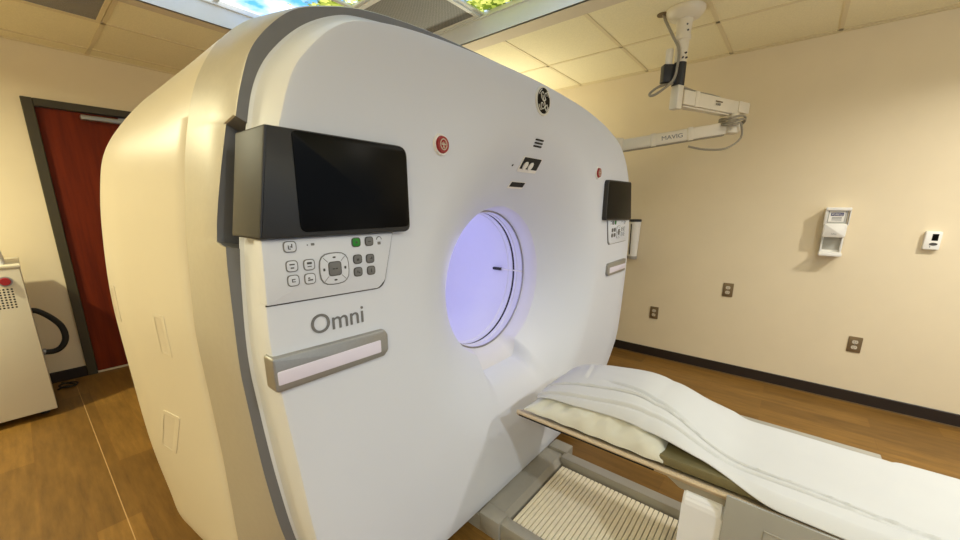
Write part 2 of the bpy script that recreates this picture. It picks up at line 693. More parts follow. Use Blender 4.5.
# baseboards
struct('baseboard_right', box(bmesh.new(), (XR - 0.012, YB, 0), (XR, YD, 0.089), 0.003, 1), M['base'])
bm = bmesh.new()
box(bm, (XL, YD - 0.012, 0), (DX0, YD, 0.089), 0.003, 1)
box(bm, (DX1, YD - 0.012, 0), (XR - 0.012, YD, 0.089), 0.003, 1)
struct('baseboard_back', bm, M['base'])
struct('trim_5', box(bmesh.new(), (XR - 0.017, YB, 0), (XR - 0.012, YD - 0.02, 0.006)), M['plate'])

# door
bm = bmesh.new()
box(bm, (DX0, YD - 0.02, 0), (DX0 + 0.06, YD + 0.1, DZ1), 0.004, 1)
box(bm, (DX1 - 0.06, YD - 0.02, 0), (DX1, YD + 0.1, DZ1), 0.004, 1)
box(bm, (DX0 + 0.06, YD - 0.02, DZ1 - 0.055), (DX1 - 0.06, YD + 0.1, DZ1), 0.004, 1)
door = struct('door_1', box(bmesh.new(), (DX0 + 0.063, YD + 0.012, 0.014), (DX1 - 0.063, YD + 0.055, DZ1 - 0.058)), M['door'])
build('door_frame', bm, M['frame'], door)
build('threshold', box(bmesh.new(), (DX0 + 0.06, YD - 0.005, 0.0), (DX1 - 0.06, YD + 0.06, 0.012), 0.003, 1), M['drywall'], door)
bm = bmesh.new()
box(bm, (0.48, YD - 0.045, 2.066), (0.80, YD + 0.012, 2.1), 0.006)
beam(bm, (0.70, YD - 0.03, 2.104), (0.98, YD - 0.03, 2.112), 0.022, 0.008)
build('door_closer', bm, M['chrome'], door)
bm = bmesh.new()
cyl(bm, (1.21, YD + 0.012, 1.0), (1.21, YD - 0.04, 1.0), 0.011)
beam(bm, (1.22, YD - 0.04, 1.0), (1.11, YD - 0.04, 1.0), 0.018, 0.018, 0.005)
build('door_handle', bm, M['chrome'], door)

# joint between two runs of floor planks; its reflection painted as a pale strip
struct('trim_6', box(bmesh.new(), (0.0995, YB, 0.0), (0.103, YD - 0.03, 0.0012)), M['seam'], smooth=False)

# luminous sky panels and the return grille in the coffer
names_y = ['beside the door-side edge', 'in the second row from the door', 'in the third row from the door', 'nearest the camera']
names_x = ['on the left', 'in the middle', 'on the right']
for i in range(3):
    for j in range(4):
        x0, x1, y1, y0 = px[i], px[i + 1], py[j], py[j + 1]
        if (i, j) == (2, 1):
            continue
        o = build('sky_panel', box(bmesh.new(), (x0 + 0.004, y0 + 0.004, ZP + 0.002), (x1 - 0.004, y1 - 0.004, ZP + 0.012)), M['sky'], smooth=False)
        tag(o, 'backlit sky and treetop ceiling panel %s of the recess, %s' % (names_x[i], names_y[j]), 'ceiling light panel', 'backlit sky panels in the ceiling recess')
t = thing('ceiling_grille', 'square dark grey perforated grille with white frame in the sky recess', 'vent', ((px[2] + px[3]) / 2, (py[1] + py[2]) / 2, ZP))
bm = bmesh.new()
a0, a1, b0, b1 = px[2] + 0.012, px[3] - 0.004, py[2] + 0.012, py[1] - 0.012
for lo, hi in (((a0, b0), (a1, b0 + 0.026)), ((a0, b1 - 0.026), (a1, b1)), ((a0, b0 + 0.026), (a0 + 0.026, b1 - 0.026)), ((a1 - 0.026, b0 + 0.026), (a1, b1 - 0.026))):
    box(bm, (lo[0], lo[1], ZP - 0.022), (hi[0], hi[1], ZP + 0.012))
build('grille_frame', bm, M['white'], t, False)
build('perforated_panel', box(bmesh.new(), (a0 + 0.026, b0 + 0.026, ZP - 0.012), (a1 - 0.026, b1 - 0.026, ZP - 0.006)), M['mesh'], t, False)

t = thing('return_air_grille', 'long grey return air grille in the ceiling near the door', 'vent', (-0.02, 3.34, ZC))
bm = bmesh.new()
gx0, gx1, gy0, gy1 = -0.612, 0.575, 3.06, 3.622
for lo, hi in (((gx0, gy0), (gx1, gy0 + 0.022)), ((gx0, gy1 - 0.022), (gx1, gy1)), ((gx0, gy0 + 0.022), (gx0 + 0.022, gy1 - 0.022)), ((gx1 - 0.022, gy0 + 0.022), (gx1, gy1 - 0.022))):
    box(bm, (lo[0], lo[1], ZC - 0.008), (hi[0], hi[1], ZC))
build('grille_frame', bm, M['tbar'], t, False)
build('perforated_panel', box(bmesh.new(), (gx0 + 0.022, gy0 + 0.022, ZC - 0.004), (gx1 - 0.022, gy1 - 0.022, ZC)), M['mesh'], t, False)

# ------------------------------------------------------------------ the scanner
CC = (1.51, 1.03)
NT = 720
TH = [2 * PI * k / NT for k in range(NT)]


def radial(left, right=None, k=1.066):
    """Radius by angle for an outline given from top centre to bottom centre."""
    if right is None:
        right = [(1.51 + (1.51 - x) * k, z) for x, z in left]
    loop = list(left) + list(right)[::-1][1:-1]
    pts = catmull([(x, z) for x, z in loop], 12, True)
    ar = sorted((math.atan2(p.y - CC[1], p.x - CC[0]) % (2 * PI), math.hypot(p.x - CC[0], p.y - CC[1])) for p in pts)
    ar = [(ar[-1][0] - 2 * PI, ar[-1][1])] + ar + [(ar[0][0] + 2 * PI, ar[0][1])]
    out, j = [], 0
    for th in TH:
        while ar[j + 1][0] < th:
            j += 1
        (t0, r0), (t1, r1) = ar[j], ar[j + 1]
        out.append(r0 + (r1 - r0) * (th - t0) / max(t1 - t0, 1e-9))
    # light smoothing
    for _ in range(3):
        out = [(out[i - 1] + 2 * out[i] + out[(i + 1) % NT]) / 4 for i in range(NT)]
    return out


P_r = radial([(1.51, 1.910), (1.2, 1.907), (.95, 1.897), (.75, 1.878), (.623, 1.85), (.55, 1.81), (.486, 1.748), (.444, 1.69), (.407, 1.587), (.37, 1.45), (.345, 1.33), (.331, 1.181), (.330, 1.07), (.342, .935), (.362, .725), (.386, .485), (.43, .3), (.53, .16), (.68, .1), (.9, .085), (1.51, .08)],
             [(1.51, 1.910), (1.868, 1.895), (2.1, 1.87), (2.273, 1.838), (2.45, 1.785), (2.577, 1.703), (2.66, 1.6), (2.722, 1.455), (2.765, 1.25), (2.775, 1.107), (2.765, .85), (2.715, .519), (2.63, .38), (2.526, .28), (2.3, .13), (1.95, .085), (1.51, .08)])
R1_r = radial([(1.51, 1.965), (1.2, 1.962), (.95, 1.952), (.75, 1.93), (.66, 1.907), (.56, 1.849), (.477, 1.768), (.431, 1.691), (.405, 1.598), (.375, 1.43), (.352, 1.295), (.339, 1.118), (.336, 1.0), (.342, .892), (.362, .65), (.396, .391), (.44, .25), (.53, .14), (.68, .09), (.9, .075), (1.51, .07)])
R2_r = radial([(1.51, 1.99), (1.2, 1.988), (.95, 1.98), (.75, 1.958), (.612, 1.919), (.522, 1.876), (.434, 1.784), (.395, 1.695), (.367, 1.591), (.328, 1.416), (.311, 1.299), (.305, 1.125), (.303, 1.0), (.307, .906), (.325, .65), (.354, .424), (.4, .26), (.48, .14), (.6, .08), (.9, .06), (1.51, .055)])
R3_r = radial([(1.51, 2.03), (1.2, 2.03), (.95, 2.025), (.75, 2.0), (.566, 1.945), (.464, 1.866), (.407, 1.788), (.364, 1.692), (.329, 1.549), (.314, 1.445), (.30, 1.33), (.287, 1.141), (.283, 1.021), (.290, .824), (.297, .602), (.300, .306), (.31, .14), (.36, .06), (.6, .045), (.9, .04), (1.51, .04)])
S_r = radial([(1.51, 2.06), (1.2, 2.06), (.95, 2.055), (.75, 2.04), (.70, 2.0), (.555, 1.915), (.418, 1.815), (.322, 1.712), (.242, 1.587), (.209, 1.456), (.189, 1.287), (.178, 1.074), (.185, .802), (.198, .5), (.224, .251), (.244, .10), (.3, .04), (.6, .035), (.9, .03), (1.51, .03)], None, 1.04)


def ring(r, y):
    if not isinstance(y, (list, tuple)):
        y = [y] * NT
    return [(CC[0] + r[i] * math.cos(TH[i]), y[i], CC[1] + r[i] * math.sin(TH[i])) for i in range(NT)]


def lerp_r(a, b, t, add=0.0):
    return [x + (y - x) * t + add for x, y in zip(a, b)]


scanner = thing('pet_ct_scanner', 'large white ring-shaped medical scanner with glowing lavender bore', 'medical scanner', (1.51, 1.5, 0))

# front panel with the flared dish round the bore
YF, YRIM = 0.90, 1.12
RB = 0.378


def rim_radius(th):
    d = abs(((th - 1.5 * PI + PI) % (2 * PI)) - PI)          # angle off straight down
    a, b = math.radians(17), math.radians(27)
    if d < a:
        return 0.445 / math.cos(d) * 0.985
    if d < b:
        u = (d - a) / (b - a)
        u = u * u * (3 - 2 * u)
        return 0.445 / math.cos(a) * 0.985 * (1 - u) + RB * u
    return RB


RIM = [rim_radius(t) for t in TH]
RD = 0.735
rings = []
for k in range(13):
    s = k / 12
    rings.append(ring([RB + (RD - RB) * s + (rm - RB) * (1 - s) ** 3.5 for rm in RIM], YF + (YRIM - YF) * (1 - s) ** 1.6))
for s in (0.2, 0.5, 0.8):
    rings.append(ring([RD + (p - 0.010 - RD) * s for p in P_r], YF))
for a in (0, 45, 90):
    q = math.radians(a)
    rings.append(ring([p - 0.010 * (1 - math.sin(q)) for p in P_r], YF + 0.010 * (1 - math.cos(q))))
# notches for the two display blocks
NOTCH = []
for i, th in enumerate(TH):
    z = CC[1] + R2_r[i] * math.sin(th)
    NOTCH.append(1.315 < z < 1.60)
Y1n = [1.11 if n else 1.05 for n in NOTCH]
rings.append(ring(lerp_r(P_r, R1_r, 0.5), [0.99 if True else 0 for n in NOTCH]))
rings.append(ring(lerp_r(P_r, R1_r, 0.94), 1.042))
rings.append(ring(lerp_r(P_r, R1_r, 0.96, 0.007), 1.05))
rings.append(ring(lerp_r(P_r, R1_r, 1.0, 0.007), 1.056))
build('front_panel', loft(bmesh.new(), rings), M['shell'], scanner, True, 28)

build('shroud_face', loft(bmesh.new(), [ring(lerp_r(R1_r, R1_r, 0, -0.02), Y1n), ring(lerp_r(R1_r, R2_r, 1.0, -0.004), Y1n)]), M['silverface'], scanner, True, 30)
Yb0 = [1.11 if n else 1.05 for n in NOTCH]
Yb1 = [1.116 if n else 1.056 for n in NOTCH]
build('shroud_band', loft(bmesh.new(), [ring(lerp_r(R2_r, R2_r, 0, -0.004), Yb0), ring(R2_r, Yb1), ring(lerp_r(R2_r, R3_r, 0.5, 0.002), 1.18), ring(R3_r, 1.3), ring(lerp_r(R3_r, R3_r, 0, -0.02), 1.304)]), M['silver'], scanner, True, 30)
SEC = [(1.302, lerp_r(R3_r, S_r, 0, -0.012)), (1.308, lerp_r(R3_r, S_r, 0, -0.004)), (1.36, lerp_r(R3_r, S_r, 0.10, 0.001)), (1.50, lerp_r(R3_r, S_r, 0.38, 0.002)), (1.68, lerp_r(R3_r, S_r, 0.72, 0.003)), (1.85, S_r), (2.0, lerp_r(S_r, S_r, 0, -0.02)), (2.12, lerp_r(S_r, S_r, 0, -0.07)), (2.20, lerp_r(S_r, S_r, 0, -0.16))]
bm = loft(bmesh.new(), [ring(r, y) for y, r in SEC] + [ring([0.36] * NT, 2.22)])
build('side_cover', bm, M['cover'], scanner, True, 40)
build('scanner_base', box(bmesh.new(), (0.55, 1.0, 0.0), (2.5, 1.95, 0.12), 0.01), M['rubber'], scanner)


def cover_x(y, z):
    """Left side x of the cover at depth y and height z."""
    for (y0, r0), (y1, r1) in zip(SEC, SEC[1:]):
        if y0 <= y <= y1:
            r = lerp_r(r0, r1, (y - y0) / (y1 - y0))
            best = min((abs(CC[1] + r[i] * math.sin(TH[i]) - z), CC[0] + r[i] * math.cos(TH[i])) for i in range(NT) if math.cos(TH[i]) < 0)
            return best[1]


def grip(y0, y1, za, zb, slant=0.0):
    """Recessed hand grip: raised lip round a sunken slot, lying on the cover."""
    bm = bmesh.new()

    def P(u, v, d):
        y = y0 + (y1 - y0) * u + slant * v
        z = za + (zb - za) * v
        return (cover_x(y, z) - d, y, z)
    N_ = 8
    outer = rounded([(0, 0), (1, 0), (1, 1), (0, 1)], 0.12, 3)
    inner = [((p.x - .5) * 0.70 + .5, (p.y - .5) * 0.86 + .5) for p in outer]
    rr = [[bm.verts.new(P(p[0], p[1], d)) for p in o_] for o_, d in ((outer, -0.002), (outer, 0.0015), (inner, 0.002))]
    rr.append([bm.verts.new(P((p[0] - .5) * .9 + .56, p[1], 0.0012)) for p in inner])
    m_ = len(outer)
    for k, (a, b) in enumerate(zip(rr, rr[1:])):
        for i in range(m_):
            f = bm.faces.new((a[i], a[(i + 1) % m_], b[(i + 1) % m_], b[i]))
    f = bm.faces.new(rr[-1])
    f.material_index = 1
    return build('grip_recess', bm, [M['cover'], M['ivory']], scanner, True, 25)


grip(1.47, 1.54, 0.93, 1.07)
grip(1.80, 1.84, 1.00, 1.13)
grip(1.62, 1.74, 0.52, 0.70, -0.1)

# bore
prof = [(RIM, 1.12), ([0.374 + max(0, r - RB) * .75 for r in RIM], 1.128), ([0.364 + max(0, r - RB) * .3 for r in RIM], 1.165), ([0.357] * NT, 1.202)]
lip = build('bore_lip', loft(bmesh.new(), [ring(r, y) for r, y in prof]), M['bore'], scanner, True, 50)
c2 = lambda r, y: ring([r] * NT, y)
build('bore_tube', loft(bmesh.new(), [c2(.352, 1.202), c2(.352, 1.24), c2(.3485, 1.243), c2(.3485, 1.258), c2(.356, 1.26), c2(.356, 1.270), c2(.3485, 1.272), c2(.3485, 1.30), c2(.345, 1.304), c2(.345, 1.318), c2(.350, 1.322), c2(.350, 2.22), c2(.36, 2.22)]), M['bore'], scanner, True, 20)
bm = bmesh.new()
loft(bm, [c2(.358, 1.200), c2(.3495, 1.200), c2(.3495, 1.206), c2(.358, 1.206)])
build('bore_ring', bm, M['chrome'], scanner)
build('bore_seam', loft(bmesh.new(), [c2(.3555, 1.2595), c2(.3500, 1.2595), c2(.3500, 1.2705), c2(.3555, 1.2705)]), M['rubber'], scanner)
bm = bmesh.new()
beam(bm, (1.855, 1.205, 1.035), (1.855, 1.35, 1.035), 0.012, 0.006, 0.001, 0)
beam(bm, (1.850, 1.35, 1.035), (1.850, 1.41, 1.035), 0.018, 0.016, 0.003, 1)
build('laser_port', bm, [M['white'], M['rubber']], scanner)
bm = bmesh.new()
tube(bm, [(1.45, 1.125, .5935), (1.60, 1.125, .5935), (1.60, 1.155, .612)], .0025, 6)
build('bore_slot', bm, M['grey'], scanner)


# front fittings; mirrored copies on the right through fx
def mirror(s):
    return (lambda x: x) if s > 0 else (lambda x: 3.025 - x)


def rsq(cx, cz, w, h, r):
    return rounded([(cx - w / 2, cz - h / 2), (cx + w / 2, cz - h / 2), (cx + w / 2, cz + h / 2), (cx - w / 2, cz + h / 2)], r, 4)


for s in (1, -1):
    fx = mirror(s)

    def mp(x, y, z, fx=fx):
        return (fx(x), y, z)
    # display block, wrapping round the side of the scanner
    out = rounded([(.326, 1.3315), (.744, 1.3315), (.741, 1.567), (.363, 1.568)], [.006, .022, .03, .006], 6) if s > 0 else rounded([(.325, 1.320), (.778, 1.329), (.774, 1.563), (.380, 1.568)], [.01, .022, .03, .01], 6)
    bm = prism(bmesh.new(), out, .875, 1.03, 0, .006, mp)
    disp = build('display', bm, M['housing'], scanner, True, 40)
    scr = rounded([(.417, 1.343), (.738, 1.346), (.734, 1.563), (.418, 1.564)], [.018, .018, .026, .012], 6) if s > 0 else rounded([(.332, 1.328), (.768, 1.336), (.764, 1.556), (.387, 1.561)], [.01, .018, .022, .01], 6)
    build('screen', prism(bmesh.new(), scr, .8725, .8755, 0, .001, mp), M['black'], disp)
    # control panel
    out = rounded([(.331, 1.182), (.632, 1.176), (.655, 1.195), (.690, 1.330), (.336, 1.330)], [.004, .02, .02, .004, .003], 5)
    bm = prism(bmesh.new(), out, .8915, .93, 0, .003, mp)
    pan = build('control_panel', bm, M['shell'], scanner)
    bm = bmesh.new()          # dark joint under the panel
    tube(bm, [mp(p[0], .899, p[1]) for p in catmull([(.331, 1.1805), (.48, 1.1775), (.60, 1.1752), (.630, 1.1748), (.644, 1.1785), (.6545, 1.189), (.6605, 1.206), (.676, 1.267), (.692, 1.33)], 5)], .0022, 6)
    build('panel_joint', bm, M['dgrey'], pan)

    def key(x, z, w, h, top, edge, marks, y=.8885):
        bm = bmesh.new()
        prism(bm, rsq(x, z, w, h, .009), y + .0008, .893, 1, 0, mp)
        prism(bm, rsq(x, z, w - .004, h - .004, .008), y, .8925, 0, .0006, mp)
        for (a, b, c, d) in marks:
            prism(bm, [(x + a - c / 2, z + b - d / 2), (x + a + c / 2, z + b - d / 2), (x + a + c / 2, z + b + d / 2), (x + a - c / 2, z + b + d / 2)], y - .0006, y + .0004, 2, 0, mp)
        return build('button', bm, [top, edge, M['dgrey']], pan)
    person = [(-.004, -.001, .002, .009), (.002, 0, .006, .002), (.004, .002, .002, .009), (-.001, -.005, .004, .002)]
    text2 = [(0, .004, .012, .003), (0, -.004, .008, .003)]
    bed_ = [(0, -.003, .012, .003), (-.003, .002, .005, .003)]
    key(.395, 1.311, .030, .026, M['shell'], M['grey'], person)
    key(.395, 1.266, .028, .027, M['shell'], M['grey'], text2)
    key(.436, 1.265, .028, .027, M['shell'], M['grey'], [(0, .004, .012, .005), (0, -.004, .010, .002)])
    key(.395, 1.232, .028, .027, M['shell'], M['grey'], [(-.003, 0, .002, .008), (.001, .003, .006, .002), (.001, -.003, .006, .002)])
    key(.435, 1.231, .028, .027, M['shell'], M['grey'], bed_)
    key(.568, 1.310, .026, .025, M['green'], M['dgrey'], [(0, 0, .002, .008), (0, 0, .008, .002)])
    key(.608, 1.310, .026, .025, M['grey'], M['dgrey'], [(0, 0, .010, .002)])
    key(.569, 1.265, .026, .025, M['grey'], M['dgrey'], [(0, -.001, .007, .006)])
    key(.608, 1.263, .026, .025, M['grey'], M['dgrey'], [(.002, 0, .008, .002), (.004, .002, .003, .006)])
    key(.568, 1.231, .026, .025, M['grey'], M['dgrey'], [(-.002, .001, .003, .006), (.003, -.002, .004, .004)])
    key(.609, 1.230, .026, .025, M['grey'], M['dgrey'], [(0, 0, .003, .010)])
    # direction pad
    bm = bmesh.new()
    prism(bm, rsq(.501, 1.248, .082, .082, .032), .890, .893, 1, 0, mp)
    prism(bm, rsq(.501, 1.248, .077, .077, .030), .8885, .8925, 0, .001, mp)
    for dx, dz in ((1, 1), (1, -1), (-1, 1), (-1, -1)):
        tube(bm, [mp(.501 + dx * .018, .8885, 1.248 + dz * .018), mp(.501 + dx * .030, .8885, 1.248 + dz * .030)], .0008, 5, 1)
    for dx, dz in ((0, .029), (0, -.029), (.029, 0), (-.029, 0)):
        prism(bm, rsq(.501 + dx, 1.248 + dz, .008 if dx == 0 else .005, .004 if dx == 0 else .007, .0015), .8878, .889, 2, 0, mp)
    build('direction_pad', bm, [M['shell'], M['grey'], M['dgrey']], pan)
    key(.501, 1.248, .036, .037, M['grey'], M['dgrey'], [(-.004, 0, .006, .003), (.004, 0, .006, .003)], .8868)
    build('printed_symbol', prism(bmesh.new(), rsq(.437, 1.312, .003, .003, .001), .8908, .892, 0, 0, mp), M['grey'], pan)
    build('printed_symbol', prism(bmesh.new(), rsq(.450, 1.313, .009, .006, .002), .8908, .892, 0, 0, mp), M['grey'], pan)
    build('printed_symbol', tube(bmesh.new(), [mp(.641 + .008 * math.cos(a), .891, 1.313 + .008 * math.sin(a)) for a in [PI * k / 8 for k in range(9)]], .0011, 5), M['grey'], pan)
    build('printed_symbol', prism(bmesh.new(), rsq(.641, 1.303, .010, .008, .002), .8908, .892, 0, 0, mp), M['grey'], pan)
    # light bar under the panel
    out = rounded([(.324, .970), (.634, .970), (.650, .985), (.650, 1.035), (.640, 1.051), (.324, 1.058)], [.012, .01, .015, .015, .012, .008], 5)
    bm = prism(bmesh.new(), out, .884, .93, 0, .006, mp)
    lb = build('light_bar', bm, M['chrome'], scanner, True, 30)
    out = rounded([(.332, .989), (.622, .986), (.622, 1.024), (.332, 1.023)], .004, 3)
    build('light_bar_lens', prism(bmesh.new(), out, .8825, .886, 0, .001, mp), M['lens'], lb)
    # round emergency stop button
    cx = .899 if s > 0 else 2.138
    bm = bmesh.new()
    cyl(bm, (cx, .9, 1.593), (cx, .893, 1.593), .034, .031, 32, 1)
    cyl(bm, (cx, .894, 1.593), (cx, .886, 1.593), .027, .024, 32, 0)
    tube(bm, [(cx + .014 * math.cos(2 * PI * k / 24), .8855, 1.593 + .016 * math.sin(2 * PI * k / 24)) for k in range(24)], .0016, 6, 2, True)
    beam(bm, (cx - .010, .8855, 1.593), (cx + .010, .8855, 1.593), .002, .003, 0, 2)
    for a in (0.9, 1.6, 2.3, 4.2, 5.2):
        tube(bm, [(cx, .8855, 1.590), (cx + .010 * math.cos(a), .8855, 1.590 + .011 * math.sin(a))], .0012, 5, 2)
    build('emergency_button', bm, [M['red'], M['white'], M['ivory']], scanner)

# lettering and screw cap on the left
build('lettering', text_bm(bmesh.new(), 'Omni', .150, .050, (.430, .899, 1.086), (1, 0, 0), (0, 0, 1), .0015), M['grey'], scanner, False)

# round emblem
ex, ez, er = 1.510, 1.840, .058
bm = bmesh.new()
cyl(bm, (ex, .9, ez), (ex, .894, ez), er, er * .98, 48, 1)
cyl(bm, (ex, .895, ez), (ex, .8925, ez), er * .86, er * .85, 48, 0)


def sw(pts, r=.0019):
    tube(bm, catmull([(ex + p[0] * er, .8918, ez + p[1] * er) for p in pts], 6), r, 6, 1)


sw([(-.08, .46), (-.22, .56), (-.38, .44), (-.36, .18), (-.16, .02), (.06, -.06), (.14, -.26), (.02, -.48), (-.22, -.56), (-.40, -.40), (-.34, -.18), (-.16, -.20), (-.12, -.36)])
sw([(.40, .36), (.34, .54), (.14, .52), (.06, .30), (.22, .12), (.02, .02), (-.12, .16), (-.20, .34)])
sw([(.20, .10), (.04, -.02), (.10, -.20), (.26, -.30), (.44, -.20), (.50, -.42), (.34, -.58), (.18, -.48), (.20, -.34)])
for k in range(4):
    a = PI / 4 + k * PI / 2
    sw([(.78 * math.cos(a + d), .78 * math.sin(a + d)) for d in (-.34, -.2, 0, .2)] + [(.70 * math.cos(a + .3), .70 * math.sin(a + .3))], .0018)
build('emblem', bm, [M['black'], M['emblem']], scanner)


# camera window, speaker slots and indicator on the dish
def dish_y(x, z):
    r = math.hypot(x - CC[0], z - CC[1])
    s = min(1, (r - RB) / (RD - RB))
    return YF + (YRIM - YF) * (1 - s) ** 1.6 - .0015 * (r < RD)


def dish_prism(bm, pts, h, mi, bev=0.0):
    return prism(bm, pts, 0, 1, mi, bev, lambda x, y, z: (x, dish_y(x, z) - h + y * (h + .004), z))


def quad(cx, cz, w, h):
    # upright on the dish, so the same size as its slant spreads over
    return rsq(cx, cz, w, h, .003)


bm = bmesh.new()
dish_prism(bm, quad(1.533, 1.588, .150, .060), .0006, 1)
dish_prism(bm, quad(1.535, 1.593, .134, .046), .0030, 0)
for dx in (-.036, .006):
    c_ = [(1.532 + dx + .015 * math.cos(2 * PI * k / 20), 1.583 + .016 * math.sin(2 * PI * k / 20)) for k in range(20)]
    dish_prism(bm, c_, .0095, 2)
build('camera_window', bm, [M['rubber'], M['white'], M['white']], scanner)
for k in range(3):
    bm = bmesh.new()
    dish_prism(bm, quad(1.528, 1.664 + .0125 * k, .062, .0062), .002, 0)
    build('speaker_slot', bm, M['rubber'], scanner)
bm = bmesh.new()
dish_prism(bm, quad(1.523, 1.503, .118, .030), .0006, 1)
dish_prism(bm, quad(1.524, 1.505, .106, .020), .0025, 0)
build('indicator_window', bm, [M['rubber'], M['white']], scanner)
bm = bmesh.new()
dish_prism(bm, [(1.400 + .004 * math.cos(2 * PI * k / 12), 1.578 + .004 * math.sin(2 * PI * k / 12)) for k in range(12)], .0015, 0)
build('microphone_hole', bm, M['rubber'], scanner)

# ------------------------------------------------------------------ the patient table
table = thing('patient_table', 'low grey scanner table on ribbed floor track in front of the bore', 'scanner table', (1.51, 0.0, 0))
TX0, TX1 = 1.10, 1.73
YT = -1.75
build('track_rail', box(bmesh.new(), (TX0, YT, 0), (TX0 + .055, .80, .085), .008), M['tray'], table)
build('track_rail', box(bmesh.new(), (TX1 - .06, YT, 0), (TX1, .80, .085), .008), M['tray'], table)
bm = bmesh.new()
prism(bm, [(.79, 0), (.79, .05), (.815, .074), (.893, .076), (.893, 0)], TX0 - .012, TX1 + .06, 0, 0, lambda a, x, z: (x, a, z))
box(bm, (TX0 - .013, .785, 0), (TX0 + .06, .893, .093), .006)
box(bm, (TX1 - .02, .785, 0), (TX1 + .062, .893, .093), .006)
box(bm, (TX0 - .013, .885, 0), (TX1 + .062, .99, .076))
build('track_head', bm, M['tray'], table)
bm = bmesh.new()
box(bm, (TX0 + .055, YT, .0), (TX1 - .055, .795, .03))
yy = .78
while yy > YT + .03:
    box(bm, (TX0 + .062, yy - .0172, .03), (TX1 - .075, yy, .046), .0015, 1, 1)
    yy -= .0205
build('ribbed_tread', bm, [M['rubber'], M['tread']], table)
# lift column and its skirt
bm = bmesh.new()
prism(bm, rounded([(1.238, .045), (1.64, .045), (1.64, .500), (1.238, .500)], .05, 6), .04, .155, 0, 0)
bmesh.ops.bevel(bm, geom=[e for e in bm.edges if e.calc_length() > 0.03 or True], offset=.018, segments=3, affect='EDGES', clamp_overlap=True)
build('lift_column', bm, M['column'], table)
bm = bmesh.new()
box(bm, (1.237, -1.6, .0), (1.66, .030, .48), .01)
box(bm, (1.226, -1.62, .05), (1.236, .040, .556), .004)
build('side_skirt', bm, M['skirt'], table)
bm = bmesh.new()
pts = [(1.2255, -.06, .14), (1.2255, -.06, .49), (1.2255, -1.5, .49)]
tube(bm, [Vector(p) for p in pts], .0022, 6)
build('skirt_seam', bm, M['tray'], table)
# bracket between the cradle and the column
bm = bmesh.new()
prism(bm, rounded([(.03, .49), (.17, .49), (.235, .53), (.03, .53)], [.0, .02, .004, 0], 4), 1.262, 1.758, 0, 0, lambda x, y, z: (y, x, z))
build('cradle_bracket', bm, M['tray'], table)
# cradle: a shallow dished board with rolled edges
bm = bmesh.new()
sec = []
for k in range(13):
    u = -1 + k / 6
    sec.append((1.515 + .262 * u, .536 - .028 * (1 - u * u)))
low = [(1.255, .520), (1.30, .508), (1.40, .494), (1.515, .490), (1.63, .494), (1.73, .508), (1.775, .520)]
poly = [(1.249, .548)] + sec[1:-1] + [(1.781, .548)] + [(1.784, .534)] + low[::-1] + [(1.246, .534)]
loft(bm, [[(x, y, z) for x, z in poly] for y in (.815, .80, -1.9)], True, 0, True, True)
build('cradle', bm, M['cradle'], table)
for x in (1.2445, 1.7855):
    build('cradle_rail', tube(bmesh.new(), [(x, .81, .541), (x, -1.9, .541)], .007, 8), M['cradle'], table)
bm = bmesh.new()
box(bm, (1.2405, .25, .5285), (1.2465, .80, .5335))
build('rail_groove', bm, M['rubber'], table)
build('cradle_end_lip', box(bmesh.new(), (1.728, -.345, .546), (1.764, .06, .575), .004, 2), M['tray'], table)

# mattress pad lying in the cradle
bm = bmesh.new()
box(bm, (1.262, -1.85, .549), (1.685, .245, .585), .008)
pad = rebase(build('mattress_pad', bm, M['pad']))
tag(pad, 'thin olive mattress pad between the white sheet and table cradle', 'mattress')


# pillow
def smooth(a, b, t):
    t = max(0, min(1, (t - a) / (b - a)))
    return t * t * (3 - 2 * t)


def sgn(v):
    return -1 if v < 0 else 1


PX, PY, PWX, PWY = 1.506, .500, .246, .272


def pil_top(x, y):
    u, v = min(1, abs((x - PX) / PWX)), min(1, abs((y - PY) / PWY))
    h = .128 * ((1 - u ** 3.2) * (1 - v ** 3.2)) ** .55
    h *= 1 - .30 * (y - PY) / PWY
    return .566 + h


def wr(x, y):
    return .5 * math.sin(31 * x + 23 * y) + .35 * math.sin(57 * y - 19 * x + 1.3) + .3 * math.sin(83 * y + 11 * x * x * 4)


bm = bmesh.new()
nu, nv = 72, 84
topv, botv = [], []
for j in range(nv + 1):
    rt, rb = [], []
    for i in range(nu + 1):
        u, v = -1 + 2 * i / nu, -1 + 2 * j / nv
        u, v = math.sin(u * PI / 2), math.sin(v * PI / 2)
        # corners pulled out, edges drawn in slightly
        x = PX + PWX * u * (1 - .008 * (1 - v * v))
        y = PY + PWY * v * (1 - .02 * (1 - u * u))
        uu, vv = abs(u), abs(v)
        h = .128 * ((1 - uu ** 3.2) * (1 - vv ** 3.2)) ** .55 * (1 - .30 * v)
        edge = max(uu, vv)
        w_ = wr(x, y) * .010 * min(1, h / .05) * (1 if u < 0 else .3) * (.25 + .75 * smooth(.70, .84, uu))
        frill = .002 * math.sin(60 * y) * max(0, uu - .9) * 10 + .002 * math.sin(55 * x) * max(0, vv - .9) * 10
        z = .560 + h + w_ + frill
        flap = max(0, (-u - .8) * 5) * max(0, (v - .8) * 5)
        y += .010 * flap
        x -= .006 * flap
        rt.append(bm.verts.new((x + (w_ * .8 * sgn(u)), y, z)))
        rb.append(bm.verts.new((x, y, min(z - .004, .551 + frill + .003 * edge))))
    topv.append(rt)
    botv.append(rb)
for j in range(nv):
    for i in range(nu):
        bm.faces.new((topv[j][i], topv[j][i + 1], topv[j + 1][i + 1], topv[j + 1][i]))
        bm.faces.new((botv[j][i], botv[j + 1][i], botv[j + 1][i + 1], botv[j][i + 1]))
